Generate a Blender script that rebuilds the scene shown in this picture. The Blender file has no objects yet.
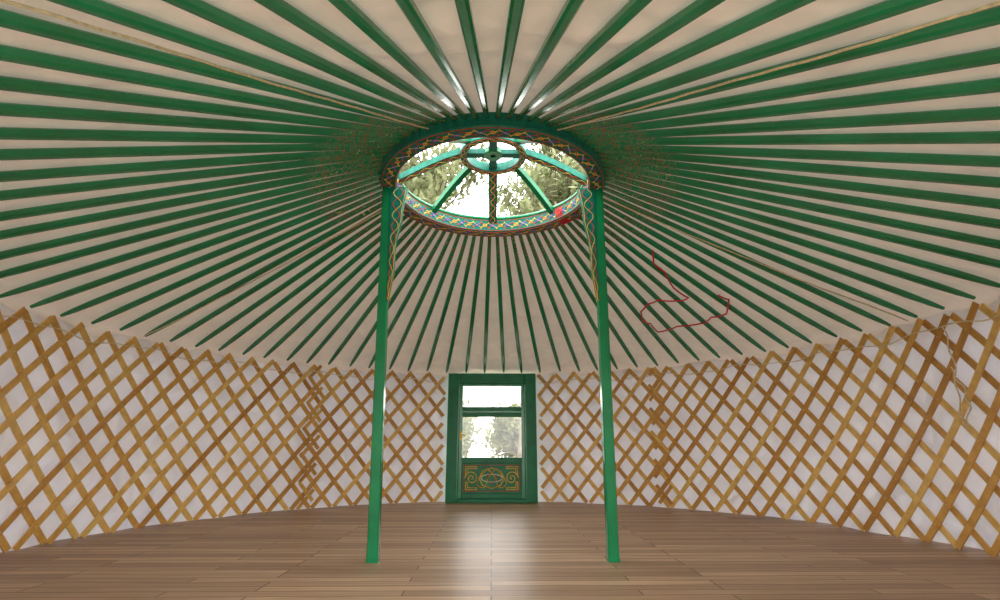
import bpy, bmesh, math, random
from mathutils import Vector, Matrix, noise
random.seed(4)
pi=math.pi
scene=bpy.context.scene
COL=scene.collection
R=3.45; N=84; NP=80; HW=1.70
RING_Z=2.752; RH=.135; RO=0.912; RI=0.785
GAPB=0.183; GAPF=0.34
def zp(r): return 2.838-0.4345*(r-0.9)

# ---------- helpers ----------
def new_obj(name,me,mat=None,parent=None,smooth=False):
    o=bpy.data.objects.new(name,me); COL.objects.link(o)
    if mat: me.materials.append(mat)
    if parent: o.parent=parent
    if smooth and hasattr(me,'polygons'):
        for p in me.polygons: p.use_smooth=True
    return o
def mesh(name,v,f,mat=None,parent=None,smooth=False):
    me=bpy.data.meshes.new(name); me.from_pydata([tuple(a) for a in v],[],f); me.update()
    return new_obj(name,me,mat,parent,smooth)
def empty(name,loc=(0,0,0)):
    o=bpy.data.objects.new(name,None); o.location=loc; o.empty_display_size=.2; COL.objects.link(o); return o
def box(name,x0,x1,y0,y1,z0,z1,mat,parent=None,bev=.006):
    bm=bmesh.new(); bmesh.ops.create_cube(bm,size=1)
    for v in bm.verts:
        v.co=Vector((x0+(v.co.x+.5)*(x1-x0),y0+(v.co.y+.5)*(y1-y0),z0+(v.co.z+.5)*(z1-z0)))
    if bev: bmesh.ops.bevel(bm,geom=list(bm.edges),offset=bev,segments=2,affect='EDGES',profile=.6)
    me=bpy.data.meshes.new(name); bm.to_mesh(me); bm.free()
    return new_obj(name,me,mat,parent)
def curves(name,splines,depth,mat,parent=None,res=2):
    cu=bpy.data.curves.new(name,'CURVE'); cu.dimensions='3D'; cu.bevel_depth=depth; cu.bevel_resolution=res
    for pts,cyc in splines:
        s=cu.splines.new('POLY'); s.points.add(len(pts)-1)
        for i,p in enumerate(pts): s.points[i].co=(p[0],p[1],p[2],1)
        s.use_cyclic_u=cyc; s.use_smooth=True
    cu.materials.append(mat)
    o=bpy.data.objects.new(name,cu); COL.objects.link(o)
    if parent: o.parent=parent
    return o
def lathe(name,prof,n,mat,parent=None,smooth=False):
    v=[];f=[];m=len(prof)
    for i in range(n):
        a=2*pi*i/n
        for r,z in prof: v.append((r*math.cos(a),r*math.sin(a),z))
    for i in range(n):
        j=(i+1)%n
        for k in range(m):
            l=(k+1)%m
            f.append((i*m+k,j*m+k,j*m+l,i*m+l))
    return mesh(name,v,f,mat,parent,smooth)
def ringprof(r0,r1,z0,z1,b=.012):
    return [(r0+b,z0),(r1-b,z0),(r1,z0+b),(r1,z1-b),(r1-b,z1),(r0+b,z1),(r0,z1-b),(r0,z0+b)]

# ---------- materials ----------
def mat(name):
    m=bpy.data.materials.new(name); m.use_nodes=True
    nt=m.node_tree; return m,nt,nt.nodes['Principled BSDF'],nt.nodes['Material Output']
def nd(nt,t,**k):
    n=nt.nodes.new(t)
    for a,b in k.items():
        if a in n.inputs: n.inputs[a].default_value=b
        else: setattr(n,a,b)
    return n
def ramp(nt,stops,interp='LINEAR'):
    r=nt.nodes.new('ShaderNodeValToRGB'); cr=r.color_ramp; cr.interpolation=interp
    while len(cr.elements)<len(stops): cr.elements.new(.5)
    for e,(p,c) in zip(cr.elements,stops): e.position=p; e.color=(*c,1)
    return r
def simple(name,c,rough=.4,var=.25,scale=8,bump=.1,spec=.5):
    m,nt,b,o=mat(name); L=nt.links.new
    tc=nd(nt,'ShaderNodeTexCoord'); n=nd(nt,'ShaderNodeTexNoise'); n.inputs['Scale'].default_value=scale; n.inputs['Detail'].default_value=5
    L(tc.outputs['Object'],n.inputs['Vector'])
    r=ramp(nt,[(.3,tuple(x*(1-var) for x in c)),(.7,tuple(min(1,x*(1+var)) for x in c))])
    L(n.outputs['Fac'],r.inputs['Fac']); L(r.outputs['Color'],b.inputs['Base Color'])
    b.inputs['Roughness'].default_value=rough; b.inputs['Specular IOR Level'].default_value=spec
    bp=nd(nt,'ShaderNodeBump'); bp.inputs['Strength'].default_value=bump; bp.inputs['Distance'].default_value=.01
    L(n.outputs['Fac'],bp.inputs['Height']); L(bp.outputs['Normal'],b.inputs['Normal'])
    return m
m_green=simple('green_paint',(.003,.22,.075),.22,.15,5,.06)
m_door=simple('door_green_paint',(.003,.16,.06),.4,.2,6,.1,.3)
m_teal=simple('teal_paint',(.003,.15,.10),.4,.3,30,.1,.3)
m_gold=simple('gold_paint',(.80,.52,.08),.5,.2,20,.05,.2)
m_red=simple('red_paint',(.60,.03,.02),.5,.2,20,.05,.2)
m_blue=simple('blue_paint',(.02,.13,.6),.5,.2,20,.05,.2)
m_white=simple('cream_paint',(.75,.72,.6),.5,.1,20,.05,.2)
m_cord=simple('cream_cord',(.70,.58,.36),.8,.2,60,.5)
m_rope=simple('red_rope',(.62,.008,.03),.8,.2,60,.5)
m_bark=simple('bark',(.14,.10,.075),.9,.3,10,.6)

m_pole,nt,b,o=mat('roof_pole_paint'); L=nt.links.new
at=nd(nt,'ShaderNodeAttribute',attribute_name='s')
tc=nd(nt,'ShaderNodeTexCoord')
n1=nd(nt,'ShaderNodeTexNoise'); n1.inputs['Scale'].default_value=24; n1.inputs['Detail'].default_value=0; L(tc.outputs['Object'],n1.inputs['Vector'])
n2=nd(nt,'ShaderNodeTexNoise'); n2.inputs['Scale'].default_value=3; L(tc.outputs['Object'],n2.inputs['Vector'])
gr=ramp(nt,[(.3,(.003,.18,.06)),(.7,(.005,.25,.095))]); L(n2.outputs['Fac'],gr.inputs['Fac'])
lines=ramp(nt,[(0,(0,0,0)),(.33,(1,1,1)),(.36,(0,0,0)),(.49,(1,1,1)),(.502,(0,0,0)),(.63,(1,1,1)),(.66,(0,0,0))],'CONSTANT'); L(n1.outputs['Fac'],lines.inputs['Fac'])
lc=ramp(nt,[(0,(.50,.03,.015)),(.42,(.60,.42,.10)),(.58,(.50,.03,.015))],'CONSTANT'); L(n1.outputs['Fac'],lc.inputs['Fac'])
mask=ramp(nt,[(0,(1,1,1)),(.19,(.9,.9,.9)),(.23,(0,0,0))]); L(at.outputs['Fac'],mask.inputs['Fac'])
mul=nd(nt,'ShaderNodeMath',operation='MULTIPLY'); L(mask.outputs['Color'],mul.inputs[0]); L(lines.outputs['Color'],mul.inputs[1])
mx=nd(nt,'ShaderNodeMix',data_type='RGBA')
L(mul.outputs[0],mx.inputs['Factor']); L(gr.outputs['Color'],mx.inputs[6]); L(lc.outputs['Color'],mx.inputs[7])
L(mx.outputs[2],b.inputs['Base Color']); b.inputs['Roughness'].default_value=.16; b.inputs['Specular IOR Level'].default_value=.65

def canvas(name,c1,c2,T,tcol,scale=3,bs=.5,bd=.04,dist=1.0):
    m,nt,b,o=mat(name); L=nt.links.new
    nt.nodes.remove(b)
    tc=nd(nt,'ShaderNodeTexCoord'); n=nd(nt,'ShaderNodeTexNoise'); n.inputs['Scale'].default_value=scale; n.inputs['Detail'].default_value=6; n.inputs['Distortion'].default_value=.8
    L(tc.outputs['Object'],n.inputs['Vector'])
    r=ramp(nt,[(.3,c1),(.7,c2)]); L(n.outputs['Fac'],r.inputs['Fac'])
    n3=nd(nt,'ShaderNodeTexNoise'); n3.inputs['Scale'].default_value=scale*1.1; n3.inputs['Detail'].default_value=1; n3.inputs['Distortion'].default_value=dist
    L(tc.outputs['Object'],n3.inputs['Vector'])
    bp=nd(nt,'ShaderNodeBump'); bp.inputs['Strength'].default_value=bs; bp.inputs['Distance'].default_value=bd
    L(n3.outputs['Fac'],bp.inputs['Height'])
    d=nd(nt,'ShaderNodeBsdfDiffuse'); t=nd(nt,'ShaderNodeBsdfTranslucent'); t.inputs['Color'].default_value=(*tcol,1)
    L(r.outputs['Color'],d.inputs['Color']); L(bp.outputs['Normal'],d.inputs['Normal']); L(bp.outputs['Normal'],t.inputs['Normal'])
    ms=nd(nt,'ShaderNodeMixShader'); ms.inputs[0].default_value=T
    L(d.outputs[0],ms.inputs[1]); L(t.outputs[0],ms.inputs[2]); L(ms.outputs[0],o.inputs['Surface'])
    return m
m_ceil=canvas('ceiling_canvas',(.74,.63,.53),(.84,.74,.64),.03,(.95,.84,.70),3,.8,.06)
m_wall=canvas('wall_canvas',(.82,.81,.83),(.88,.87,.90),.05,(.80,.83,1),3,.8,.12,.6)

m_lat,nt,b,o=mat('lattice_wood'); L=nt.links.new
at=nd(nt,'ShaderNodeAttribute',attribute_name='s'); tc=nd(nt,'ShaderNodeTexCoord')
n=nd(nt,'ShaderNodeTexNoise'); n.inputs['Scale'].default_value=14; n.inputs['Detail'].default_value=6; L(tc.outputs['Object'],n.inputs['Vector'])
r1=ramp(nt,[(0,(.56,.27,.055)),(.5,(.76,.42,.095)),(1,(.88,.57,.17))]); L(at.outputs['Fac'],r1.inputs['Fac'])
r2=ramp(nt,[(.3,(.78,.73,.68)),(.65,(1,1,1))]); L(n.outputs['Fac'],r2.inputs['Fac'])
mx=nd(nt,'ShaderNodeMix',data_type='RGBA',blend_type='MULTIPLY'); mx.inputs['Factor'].default_value=1
L(r1.outputs['Color'],mx.inputs[6]); L(r2.outputs['Color'],mx.inputs[7]); L(mx.outputs[2],b.inputs['Base Color']); b.inputs['Roughness'].default_value=.45

m_floor,nt,b,o=mat('laminate_floor'); L=nt.links.new
tc=nd(nt,'ShaderNodeTexCoord'); br=nd(nt,'ShaderNodeTexBrick')
br.inputs['Scale'].default_value=1; br.inputs['Brick Width'].default_value=1.25; br.inputs['Row Height'].default_value=.095
br.inputs['Mortar Size'].default_value=.0035; br.inputs['Color1'].default_value=(.64,.43,.27,1); br.inputs['Color2'].default_value=(.38,.235,.14,1); br.inputs['Mortar'].default_value=(.09,.05,.03,1)
br.offset=.37; br.offset_frequency=3
L(tc.outputs['Object'],br.inputs['Vector'])
mp=nd(nt,'ShaderNodeMapping'); mp.inputs['Scale'].default_value=(2.0,45,1); L(tc.outputs['Object'],mp.inputs['Vector'])
n=nd(nt,'ShaderNodeTexNoise'); n.inputs['Scale'].default_value=1; n.inputs['Detail'].default_value=6; L(mp.outputs[0],n.inputs['Vector'])
r2=ramp(nt,[(.3,(.66,.61,.56)),(.7,(1.0,1.0,1.0))]); L(n.outputs['Fac'],r2.inputs['Fac'])
mx=nd(nt,'ShaderNodeMix',data_type='RGBA',blend_type='MULTIPLY'); mx.inputs['Factor'].default_value=1
L(br.outputs['Color'],mx.inputs[6]); L(r2.outputs['Color'],mx.inputs[7]); L(mx.outputs[2],b.inputs['Base Color'])
b.inputs['Roughness'].default_value=.40; b.inputs['Specular IOR Level'].default_value=.26
bp=nd(nt,'ShaderNodeBump'); bp.inputs['Strength'].default_value=.15; bp.inputs['Distance'].default_value=.004; L(n.outputs['Fac'],bp.inputs['Height']); L(bp.outputs['Normal'],b.inputs['Normal'])

m_glass,nt,b,o=mat('window_glass'); L=nt.links.new
nt.nodes.remove(b)
tr=nd(nt,'ShaderNodeBsdfTransparent'); gl=nd(nt,'ShaderNodeBsdfGlossy'); gl.inputs['Roughness'].default_value=.05
ms=nd(nt,'ShaderNodeMixShader'); ms.inputs[0].default_value=.06
L(tr.outputs[0],ms.inputs[1]); L(gl.outputs[0],ms.inputs[2]); L(ms.outputs[0],o.inputs['Surface'])

m_leaf,nt,b,o=mat('leaf'); L=nt.links.new
nt.nodes.remove(b)
tc=nd(nt,'ShaderNodeTexCoord'); n=nd(nt,'ShaderNodeTexNoise'); n.inputs['Scale'].default_value=2; L(tc.outputs['Object'],n.inputs['Vector'])
r=ramp(nt,[(.35,(.12,.14,.06)),(.65,(.30,.31,.17))]); L(n.outputs['Fac'],r.inputs['Fac'])
d=nd(nt,'ShaderNodeBsdfDiffuse'); t=nd(nt,'ShaderNodeBsdfTranslucent'); L(r.outputs['Color'],d.inputs['Color']); L(r.outputs['Color'],t.inputs['Color'])
ms=nd(nt,'ShaderNodeMixShader'); ms.inputs[0].default_value=.45
L(d.outputs[0],ms.inputs[1]); L(t.outputs[0],ms.inputs[2]); L(ms.outputs[0],o.inputs['Surface'])
m_ground=simple('dry_ground',(.30,.27,.21),.9,.25,1.5,.3)

# ---------- ground, floor ----------
mesh('ground',[(-40,-40,-.12),(40,-40,-.12),(40,40,-.12),(-40,40,-.12)],[(0,1,2,3)],m_ground)
n_=128
v=[];f=[]
for z in (-.10,0):
    for i in range(n_):
        a=2*pi*i/n_; v.append((3.66*math.cos(a),3.66*math.sin(a),z))
f=[tuple(range(n_,2*n_)),tuple(reversed(range(n_)))]+[(i,(i+1)%n_,n_+(i+1)%n_,n_+i) for i in range(n_)]
mesh('floor',v,f,m_floor)

# ---------- ceiling canvas ----------
OFF=.59
v=[];f=[];NA=NP*6;NR=54
for i in range(NA):
    a=2*pi*i/NA; fr=((a*NP/(2*pi)+1-OFF)%1.0); pk=math.sin(pi*fr)
    for j in range(NR+1):
        r=.885+(3.66-.885)*j/NR
        x=r*math.sin(a); y=r*math.cos(a)
        w=noise.noise(Vector((x*5,y*5,0)))*.030+noise.noise(Vector((a*30,r*5,4)))*.014
        w+=.010*math.sin(r*22+noise.noise(Vector((x*1.3,y*1.3,2)))*9)
        z=zp(r)+.030+pk*(.006+w)*min(1,(r-.885)/1.2)
        v.append((x,y,z))
for i in range(NA):
    k=(i+1)%NA
    for j in range(NR):
        f.append((i*(NR+1)+j,k*(NR+1)+j,k*(NR+1)+j+1,i*(NR+1)+j+1))
mesh('ceiling',v,f,m_ceil,smooth=True)

# ---------- wall canvas ----------
v=[];f=[];NA=1000;NZ=50
def wall_ok(a):
    return abs(a)>.176 and abs(abs(a)-pi)>GAPF
for i in range(NA+1):
    a=-pi+2*pi*i/NA
    for j in range(NZ+1):
        z=1.752*j/NZ
        x=math.sin(a);y=math.cos(a)
        dia=z*3+5*noise.noise(Vector((x*2.5,y*2.5,z*.8)))
        w=noise.noise(Vector((x*5,y*5,z*2.0)))*.08
        w+=.030*math.sin(a*22+dia)+.040*(1-abs(math.sin(a*15-dia*1.1)))**2.5
        e=max(0,min(1,(abs(a)-.17)/.06))
        rr=3.565+w*e
        rr=rr if rr>3.50 else 3.49+.01*math.exp((rr-3.50)/.01)
        rr=min(rr,3.645)
        v.append((rr*x,rr*y,z))
for i in range(NA):
    a=-pi+2*pi*(i+.5)/NA
    if not wall_ok(a): continue
    for j in range(NZ):
        p=i*(NZ+1)+j; f.append((p,p+NZ+1,p+NZ+2,p+1))
mesh('wall_round',v,f,m_wall,smooth=True)

# ---------- lattice ----------
v=[];f=[];att=[]
PITCH=2*pi/N; DH=.31
k=PITCH/DH
def slat(a0,sgn,rad,w=.049,th=.012,win=None):
    rnd=random.random(); runs=[];cur=[]
    M=40
    z1=HW+random.uniform(-.015,.02)
    a0+=random.uniform(-.003,.003)
    for q in range(M+1):
        z=.015+(z1-.015)*q/M
        a=a0+sgn*k*z; aa=(a+pi)%(2*pi)-pi
        ok=abs(aa)>GAPB+.006 and abs(abs(aa)-pi)>GAPF
        if win: ok=ok and abs(aa-win[0])<win[1]
        if ok: cur.append((a,z))
        else:
            if len(cur)>2: runs.append(cur)
            cur=[]
    if len(cur)>2: runs.append(cur)
    kr=k*rad; ln=math.hypot(kr,1); dx=-1/ln; dz=sgn*kr/ln
    for run in runs:
        run=run[::4]+([run[-1]] if (len(run)-1)%4 else [])
        base=len(v)
        for a,z in run:
            for s2,t2 in ((-1,0),(1,0),(1,1),(-1,1)):
                aw=a+s2*dx*w/2/rad; zz=z+s2*dz*w/2
                rr=rad+t2*th+random.uniform(-.0008,.0008)
                v.append((rr*math.sin(aw),rr*math.cos(aw),max(.003,zz))); att.append(rnd)
        m=len(run)
        for q in range(m-1):
            for e in range(4):
                e2=(e+1)%4
                f.append((base+q*4+e,base+q*4+e2,base+q*4+4+e2,base+q*4+4+e))
        f.append((base,base+1,base+2,base+3)); e=base+(m-1)*4; f.append((e+3,e+2,e+1,e))
for i in range(N):
    slat(i*PITCH,1,R); slat(i*PITCH,-1,R+.016)
for seam in (-.70,.66):
    for q in range(N):
        slat((q+.30)*PITCH,1,R-.014,w=.04,win=(seam,.032))
        slat((q+.30)*PITCH,-1,R-.026,w=.04,win=(seam,.032))
lat=mesh('lattice_wall',v,f,m_lat)
A=lat.data.attributes.new('s','FLOAT','POINT'); A.data.foreach_set('value',att)
v=[];f=[]
for i in range(N):
    for q in range(0,12):
        z=q*DH/2
        if z>HW or z<.02: continue
        a=(i+ (0.5 if q%2 else 0))*PITCH
        aa=(a+pi)%(2*pi)-pi
        if abs(aa)<GAPB+.02 or abs(abs(aa)-pi)<GAPF+.01: continue
        c=Vector(((R-.003)*math.sin(a),(R-.003)*math.cos(a),z)); s=.006; b0=len(v)
        tx=Vector((math.cos(a),-math.sin(a),0))*s; tz=Vector((0,0,s)); tn=Vector((-math.sin(a),-math.cos(a),0))*s
        v+= [c+tx,c+tz,c-tx,c-tz,c+tn]
        f+= [(b0,b0+1,b0+4),(b0+1,b0+2,b0+4),(b0+2,b0+3,b0+4),(b0+3,b0,b0+4)]
mesh('knots',v,f,m_cord,lat)

# ---------- roof poles ----------
v=[];f=[];att=[]
for i in range(NP):
    a=(i+OFF)*2*pi/NP
    er=Vector((math.sin(a),math.cos(a),0)); et=Vector((math.cos(a),-math.sin(a),0))
    p0=er*(RO-.02)+Vector((0,0,zp(RO-.02))); r1=3.425+random.uniform(-.012,.012); p1=er*r1+Vector((0,0,zp(r1)-.006))
    d=(p1-p0).normalized(); up=et.cross(d).normalized()
    if up.z<0: up=-up
    jit=random.uniform(-.012,.012)
    base=len(v); st=[(0,.032),(.15,.039),(.198,.042),(.207,.043),(.5,.047),(.9,.045),(.965,.036),(1,.022)]
    for s,w in st:
        c=p0.lerp(p1,s)+et*jit*s; h=w*.5; ch=h*.45; hy=h*.92
        for x,y in ((-h,-hy+ch),(-h+ch,-hy),(h-ch,-hy),(h,-hy+ch),(h,h-ch),(h-ch,h),(-h+ch,h),(-h,h-ch)):
            v.append(c+et*x+up*y); att.append(s)
    for q in range(len(st)-1):
        for e in range(8):
            e2=(e+1)%8; f.append((base+q*8+e,base+q*8+8+e,base+q*8+8+e2,base+q*8+e2))
    f.append(tuple(base+e for e in range(8))); f.append(tuple(base+(len(st)-1)*8+e for e in reversed(range(8))))
po=mesh('roof_poles',v,f,m_pole)
A=po.data.attributes.new('s','FLOAT','POINT'); A.data.foreach_set('value',att)

# ---------- crown ----------
crown=empty('roof_crown_ring')
lathe('outer_ring',ringprof(RI,RO,RING_Z,RING_Z+RH),128,m_teal,crown)
lathe('upper_rim',ringprof(RI+.0,RI+.07,RING_Z+RH,RING_Z+RH+.03,.008),128,m_green,crown)
HZ=3.09;HR=.285
lathe('hub_ring',ringprof(HR-.06,HR,HZ,HZ+.09,.008),64,m_teal,crown)
lathe('hub_disc',ringprof(0.02,.08,HZ+.01,HZ+.07,.008),32,m_green,crown)
def beam(path,w,h):
    vv=[];ff=[]
    for (r,z),a in path:
        er=Vector((math.sin(a),math.cos(a),0)); et=Vector((math.cos(a),-math.sin(a),0)); c=er*r+Vector((0,0,z))
        for x,y in ((-1,-1),(1,-1),(1,1),(-1,1)): vv.append(c+et*x*w/2+Vector((0,0,y*h/2)))
    m=len(path)
    for q in range(m-1):
        for e in range(4):
            e2=(e+1)%4; ff.append((q*4+e,q*4+4+e,q*4+4+e2,q*4+e2))
    ff.append((0,1,2,3)); ff.append(tuple(4*(m-1)+e for e in (3,2,1,0)))
    return vv,ff
for i in range(8):
    a=i*pi/4
    path=[]
    zs=RING_Z+.10
    for q in range(13):
        t=q/12; r=HR-.03+(RI+.03-(HR-.03))*t
        z=zs+(HZ+.045-zs)*(.6*(1-t)+.4*max(0,math.cos(t*pi/2)))
        path.append(((r,z),a))
    w=.08 if i%2==0 else .05
    vv,ff=beam(path,w,.055); mesh('spoke_%d'%i,vv,ff,m_door if i%2 else m_teal,crown)
    if i%2==0:
        er=Vector((math.sin(a),math.cos(a),0)); et=Vector((math.cos(a),-math.sin(a),0))
        for nm,ph,mm in (('scroll_a',0,m_gold),('scroll_b',pi,m_red)):
            pts=[]
            for q in range(12):
                for u in range(4):
                    t=(q+u/4)/12; (ra,za),(rb,zb)=path[q][0],path[q+1][0]; r=ra+(rb-ra)*u/4; z=za+(zb-za)*u/4
                    pts.append(er*r+et*(.02*math.sin(t*30+ph))+Vector((0,0,z-.029)))
            curves('spoke_%s_%d'%(nm,i),[(pts,False)],.0035,mm,crown)
for i in range(2):
    a=i*pi/2
    vv,ff=beam([((-HR+.04,HZ+.04),a),((HR-.04,HZ+.04),a)],.07,.045); mesh('hub_cross_%d'%i,vv,ff,m_teal,crown)
def circ(r,z,n=720): return [(r*math.cos(2*pi*i/n),r*math.sin(2*pi*i/n),z) for i in range(n)]
rm=(RI+RO)/2; zm=RING_Z+RH/2
sp=[(circ(RI+.012,RING_Z-.0005),True),(circ(RO-.012,RING_Z-.0005),True),
    (circ(RI-.0005,RING_Z+.014),True),(circ(RI-.0005,RING_Z+RH-.014),True)]
curves('ring_border_lines',sp,.0025,m_red,crown)
T_=[2*pi*i/1440 for i in range(1440)]
def osc(ph,amp,k_): 
    return [((rm+amp*math.sin(k_*t+ph))*math.cos(t+.02*math.sin(2*k_*t)),(rm+amp*math.sin(k_*t+ph))*math.sin(t+.02*math.sin(2*k_*t)),RING_Z-.001) for t in T_]
def osci(ph,amp,k_):
    return [((RI-.001)*math.cos(t+.02*math.sin(2*k_*t)),(RI-.001)*math.sin(t+.02*math.sin(2*k_*t)),zm+amp*math.sin(k_*t+ph)) for t in T_]
K=32
curves('ring_scroll_gold',[(osc(0,.034,K),True),(osci(0,.034,K),True)],.0034,m_gold,crown)
curves('ring_scroll_red',[(osc(pi,.034,K),True),(osci(pi,.034,K),True)],.003,m_red,crown)
dots=[];dots2=[]
for i in range(K*2):
    t=pi*(i)/K
    U=[2*pi*j/12 for j in range(12)]
    (dots if i%2 else dots2).append(([((rm+.013*math.cos(u))*math.cos(t+.018*math.sin(u)/rm),(rm+.013*math.cos(u))*math.sin(t+.018*math.sin(u)/rm),RING_Z-.001) for u in U],True))
    (dots2 if i%2 else dots).append(([((RI-.001)*math.cos(t+.018*math.sin(u)/RI),(RI-.001)*math.sin(t+.018*math.sin(u)/RI),zm+.014*math.cos(u)) for u in U],True))
curves('ring_rosettes_blue',dots,.0045,m_blue,crown)
curves('ring_rosettes_gold',dots2,.003,m_gold,crown)
curves('hub_lines',[(circ(HR-.01,HZ-.001,96),True),(circ(HR-.05,HZ-.001,96),True)],.0025,m_red,crown)
curves('hub_scroll',[([((HR-.03+.012*math.sin(18*t))*math.cos(t),(HR-.03+.012*math.sin(18*t))*math.sin(t),HZ-.001) for t in [2*pi*i/360 for i in range(360)]],True)],.0025,m_gold,crown)

# ---------- columns ----------
for side in (-1,1):
    c=empty('support_column')
    xb=-.783 if side<0 else .812; xt=side*.862; yb=-.075; yt=-.055; zt=RING_Z
    bm=bmesh.new()
    st=[(0,.040),(.04,.037),(1,.036)]
    rows=[]
    for s,h in st:
        ch=.007;cx=xb+(xt-xb)*s; cy=yb+(yt-yb)*s; z=zt*s
        rows.append([bm.verts.new((cx+x,cy+y,z)) for x,y in ((-h,-h+ch),(-h+ch,-h),(h-ch,-h),(h,-h+ch),(h,h-ch),(h-ch,h),(-h+ch,h),(-h,h-ch))])
    for q in range(len(rows)-1):
        for e in range(8): bm.faces.new((rows[q][e],rows[q][(e+1)%8],rows[q+1][(e+1)%8],rows[q+1][e]))
    bm.faces.new(rows[0][::-1]); bm.faces.new(rows[-1])
    me=bpy.data.meshes.new('shaft'); bm.to_mesh(me); bm.free(); new_obj('shaft',me,m_green,c)
    prof=[(1.76,.0),(1.90,.024),(2.05,.048),(2.2,.048),(2.32,.065),(2.45,.095),(2.55,.10),(2.66,.12),(zt,.14)]
    def xc(z): return xb+(xt-xb)*z/zt
    vv=[];ff=[]
    for z,w in prof:
        xi=xc(z)-side*.032
        for yy in (-.022,.022):
            vv.append((xi,yb+yy,z)); vv.append((xi-side*w,yb+yy,z))
    for q in range(len(prof)-1):
        b0=q*4
        for e,e2 in ((0,1),(1,3),(3,2),(2,0)): ff.append((b0+e,b0+e2,b0+4+e2,b0+4+e))
    ff.append((len(vv)-4,len(vv)-3,len(vv)-1,len(vv)-2))
    mesh('bracket_board',vv,ff,m_teal,c)
    for yy in (-.0225,.0225):
        y=yb+yy
        def P(z,u):
            for q in range(len(prof)-1):
                if prof[q][0]<=z<=prof[q+1][0]:
                    t=(z-prof[q][0])/(prof[q+1][0]-prof[q][0]); w=prof[q][1]+(prof[q+1][1]-prof[q][1])*t; break
            return (xc(z)-side*(.034+w*u),y,z)
        zz=[1.8+(zt-.01-1.8)*i/160 for i in range(161)]
        curves('bracket_edge',[([P(z,.92) for z in zz],False)],.0022,m_gold,c)
        curves('bracket_scroll_gold',[([P(z,.5+.30*math.sin(z*32)) for z in zz],False)],.0026,m_gold,c)
        curves('bracket_scroll_red',[([P(z,.5-.30*math.sin(z*32)) for z in zz],False)],.0026,m_red,c)

# ---------- door ----------
dr=empty('door_1')
Y0,Y1=3.335,3.465
box('jamb_left',-.615,-.455,Y0,Y1,0,1.712,m_door,dr,.01)
box('jamb_right',.455,.615,Y0,Y1,0,1.712,m_door,dr,.01)
box('header',-.455,.455,Y0+.005,Y1,1.57,1.712,m_door,dr,.008)
box('threshold',-.455,.455,Y0-.01,Y1,0,.05,m_door,dr,.008)
for nm,x0,x1 in (('frame_bead_left',-.475,-.455),('frame_bead_right',.455,.475)):
    box(nm,x0,x1,Y0-.012,Y0+.02,.05,1.57,m_green,dr,.004)
LY0,LY1=3.36,3.41
box('stile_left',-.453,-.405,LY0,LY1,.05,1.57,m_green,dr,.004)
box('stile_right',.405,.453,LY0,LY1,.05,1.57,m_green,dr,.004)
box('rail_top',-.405,.405,LY0,LY1,1.535,1.57,m_green,dr,.004)
box('rail_mid',-.405,.405,LY0,LY1,1.11,1.25,m_door,dr,.008)
box('rail_mid_bead',-.405,.405,LY0-.012,LY0+.01,1.165,1.195,m_green,dr,.004)
box('rail_low',-.405,.405,LY0,LY1,.50,.575,m_door,dr,.008)
box('rail_bottom',-.405,.405,LY0,LY1,.05,.12,m_door,dr,.008)
box('panel',-.405,.405,LY0+.012,LY1-.008,.12,.50,m_door,dr,.002)
for z0,z1,nm in ((1.25,1.535,'pane_top'),(.575,1.11,'pane_low')):
    mesh(nm,[(-.41,3.39,z0),(.41,3.39,z0),(.41,3.39,z1),(-.41,3.39,z1)],[(0,1,2,3)],m_glass,dr)
box('handle_plate',-.44,-.415,LY0-.006,LY0+.005,.80,.92,m_gold,dr,.002)
box('handle_lever',-.435,-.36,LY0-.04,LY0-.025,.86,.875,m_gold,dr,.004)
yo=LY0+.010; zc=.31
g=[];rd=[];bl=[]
for ph in (0,pi/2):
    g.append(([(.155*math.sin(t+ph)*(1+.25*math.cos(4*t)),yo,zc+.12*math.sin(2*t+2*ph+.6)) for t in [2*pi*i/200 for i in range(200)]],True))
g.append(([(.17*math.cos(t),yo,zc+.13*math.sin(t)) for t in [2*pi*i/8 for i in range(8)]],True))
bl.append(([(.14*math.cos(t),yo,zc+.05*math.sin(t)) for t in [2*pi*i/60 for i in range(60)]],True))
rd.append(([(.075,yo,zc),(0,yo,zc+.075),(-.075,yo,zc),(0,yo,zc-.075)],True))
rd.append(([(-.375,yo,.145),(.375,yo,.145),(.375,yo,.475),(-.375,yo,.475)],True))
for sx in (-1,1):
    g.append(([(sx*(.27+.09*(1-i/40)*math.cos(i*.30)),yo,zc+.09*(1-i/40)*math.sin(i*.30)) for i in range(38)],False))
    for sz in (-1,1):
        g.append(([(sx*.35,yo,zc+sz*.05),(sx*.35,yo,zc+sz*.145),(sx*.20,yo,zc+sz*.145),(sx*.20,yo,zc+sz*.12),(sx*.325,yo,zc+sz*.12),(sx*.325,yo,zc+sz*.05)],True))
curves('ornament_gold',g,.0075,m_gold,dr); curves('ornament_red',rd,.005,m_red,dr); curves('ornament_cream',bl,.006,m_white,dr)

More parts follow.
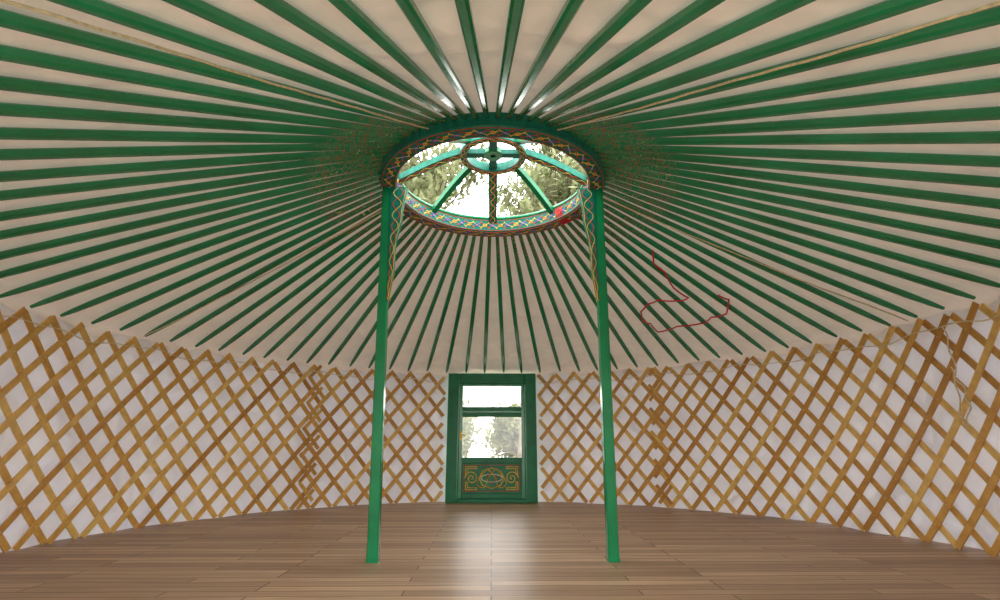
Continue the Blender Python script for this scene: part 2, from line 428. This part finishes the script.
# ---------- cords ----------
def roofpt(a,r,off=-.03): return (r*math.sin(a),r*math.cos(a),zp(r)+off)
for (a0,a1) in ((-pi+.49,-pi+.46),(pi-.49,pi-.46),(1.45,1.52),(-1.25,-1.30)):
    pts=[roofpt(a0+(a1-a0)*i/40+.002*math.sin(i*.4),.93+(3.4-.93)*i/40,-.030-.003*math.sin(i*.9)**2) for i in range(41)]
    curves('roof_cord',[(pts,False)],.0055,m_cord)
pts=[]
for i in range(400):
    a=GAPB+.01+(pi-GAPF-GAPB-.02)*i/399; pts.append(((R-.012)*math.sin(a),(R-.012)*math.cos(a),1.60+.02*math.sin(a*21)+.01*math.sin(a*47)))
pts2=[(-x,y,z+.01) for x,y,z in pts]
curves('wall_band_cord',[(pts,False),(pts2,False)],.005,m_cord)
pts=[]
for i in range(90):
    t=i/89; a=1.60+.006*math.sin(t*11)+(.012 if t>.5 else 0)*math.sin((t-.5)*2*pi)
    zz=1.60-1.5*t if t<.5 else .85+.9*(t-.5)
    pts.append(((R-.034)*math.sin(a+.004*math.sin(t*40)),(R-.034)*math.cos(a+.004*math.sin(t*40)),zz))
curves('hanging_cord',[(pts,False)],.005,m_cord)

H=.75
# red rope laced over the roof poles in an open zigzag
xy=[(2.0,.80),(2.08,1.05),(2.25,1.15),(2.45,1.42),(2.68,1.52),(2.60,1.66),(2.36,1.80),(2.25,1.98),(2.22,2.2),(2.30,2.40),(2.42,2.42),(2.58,2.58),(2.78,2.28),(3.05,1.98),(3.08,1.78),(3.2,1.57),(3.09,1.23),(2.95,1.22)]
P=[]
for i,(x,y) in enumerate(xy):
    if i:
        x0,y0=xy[i-1]
        for t in (.25,.5,.75):
            xx=x0+(x-x0)*t; yy=y0+(y-y0)*t; P.append((xx*H,yy*H,zp(math.hypot(xx,yy)*H)-.036-.008*math.sin(pi*t)))
    P.append((x*H,y*H,zp(math.hypot(x,y)*H)-.034))
curves('red_rope',[(P,False)],.008,m_rope)
P=[]
for i in range(60):
    t=i/59; a=.85+.12*t; P.append(((RI+.064+.075*math.cos(t*25))*math.sin(a),(RI+.064+.075*math.cos(t*25))*math.cos(a),RING_Z+RH/2+.08*math.sin(t*25)))
P+= [Vector(P[-1])+Vector((.02*q,.01*q,-.02*q+.004*q*q)) for q in range(1,7)]
curves('red_rope',[(P,False)],.006,m_rope)

# ---------- trees ----------
def tree(x,y,h,seed,n_leaf=5000,spread=1.6,leaf=.07,low=.35):
    rnd=random.Random(seed); e=empty('tree',(x,y,-.12)); br=[];tips=[]
    def grow(p,d,l,r,lev):
        pts=[p]
        for i in range(5):
            d=(d+Vector((rnd.uniform(-.18,.18),rnd.uniform(-.18,.18),rnd.uniform(-.05,.12)))).normalized(); p=p+d*l/5; pts.append(p)
            if lev>=2: tips.append(p)
        br.append((pts,r))
        if lev<4:
            for i in range(4 if lev<2 else 3):
                q=pts[rnd.randint(2 if lev else 3,5)]
                nd_=(d+Vector((rnd.uniform(-1,1),rnd.uniform(-1,1),rnd.uniform(-.2,.6)))*.8*spread/1.6).normalized()
                grow(q,nd_,l*.68,r*.55,lev+1)
    grow(Vector((0,0,0)),Vector((0,0,1)),h*low,h*.013,0)
    cu=bpy.data.curves.new('branches','CURVE'); cu.dimensions='3D'; cu.bevel_depth=1; cu.bevel_resolution=1
    for pts,r in br:
        s=cu.splines.new('POLY'); s.points.add(len(pts)-1)
        for i,p in enumerate(pts): s.points[i].co=(*p,1); s.points[i].radius=r*(1-.45*i/(len(pts)-1))
    cu.materials.append(m_bark); o=bpy.data.objects.new('branches',cu); COL.objects.link(o); o.parent=e
    vv=[];ff=[]
    for i in range(n_leaf):
        c=rnd.choice(tips)+Vector((rnd.gauss(0,.2),rnd.gauss(0,.2),rnd.gauss(0,.2)))
        a=Vector((rnd.gauss(0,1),rnd.gauss(0,1),rnd.gauss(0,1))).normalized(); b_=a.orthogonal().normalized(); s=leaf*rnd.uniform(.6,1.3); b0=len(vv)
        vv+=[c-a*s,c+b_*s*.5,c+a*s,c-b_*s*.5]; ff.append((b0,b0+1,b0+2,b0+3))
    mesh('leaves',vv,ff,m_leaf,e)
tree(-2.2,7.2,11.5,1,7500,1.9,.13)
tree(.7,9.5,13.5,2,8500,2.0,.14)
tree(3.6,8.5,11.5,3,6500,1.9,.13)
tree(-5.5,11,12,5,6000,1.9,.13)
tree(-1.0,10.5,3.6,7,5000,2.4,.10,.20)
tree(.5,12.5,4.0,9,5000,2.4,.10,.20)
tree(1.9,11,3.6,8,5000,2.4,.10,.20)

# ---------- world ----------
w=bpy.data.worlds.new('World'); scene.world=w; w.use_nodes=True
nt=w.node_tree; bg=nt.nodes['Background']
tc=nt.nodes.new('ShaderNodeTexCoord'); sx=nt.nodes.new('ShaderNodeSeparateXYZ'); nt.links.new(tc.outputs['Generated'],sx.inputs[0])
r=nt.nodes.new('ShaderNodeValToRGB'); r.color_ramp.elements[0].color=(1,.97,.92,1); r.color_ramp.elements[0].position=0; r.color_ramp.elements[1].color=(.90,.95,1,1); r.color_ramp.elements[1].position=.8
nt.links.new(sx.outputs['Z'],r.inputs['Fac']); nt.links.new(r.outputs['Color'],bg.inputs['Color']); bg.inputs['Strength'].default_value=7.2

# ---------- camera ----------
cam=bpy.data.cameras.new('camera'); co=bpy.data.objects.new('camera',cam); COL.objects.link(co)
cam.lens=18; cam.sensor_width=36; cam.clip_start=.02
co.location=(0,-3.75,.75); co.rotation_euler=(pi/2+math.radians(16.07),0,-math.radians(.9))
scene.camera=co
scene.view_settings.view_transform='Standard'
scene.view_settings.exposure=0
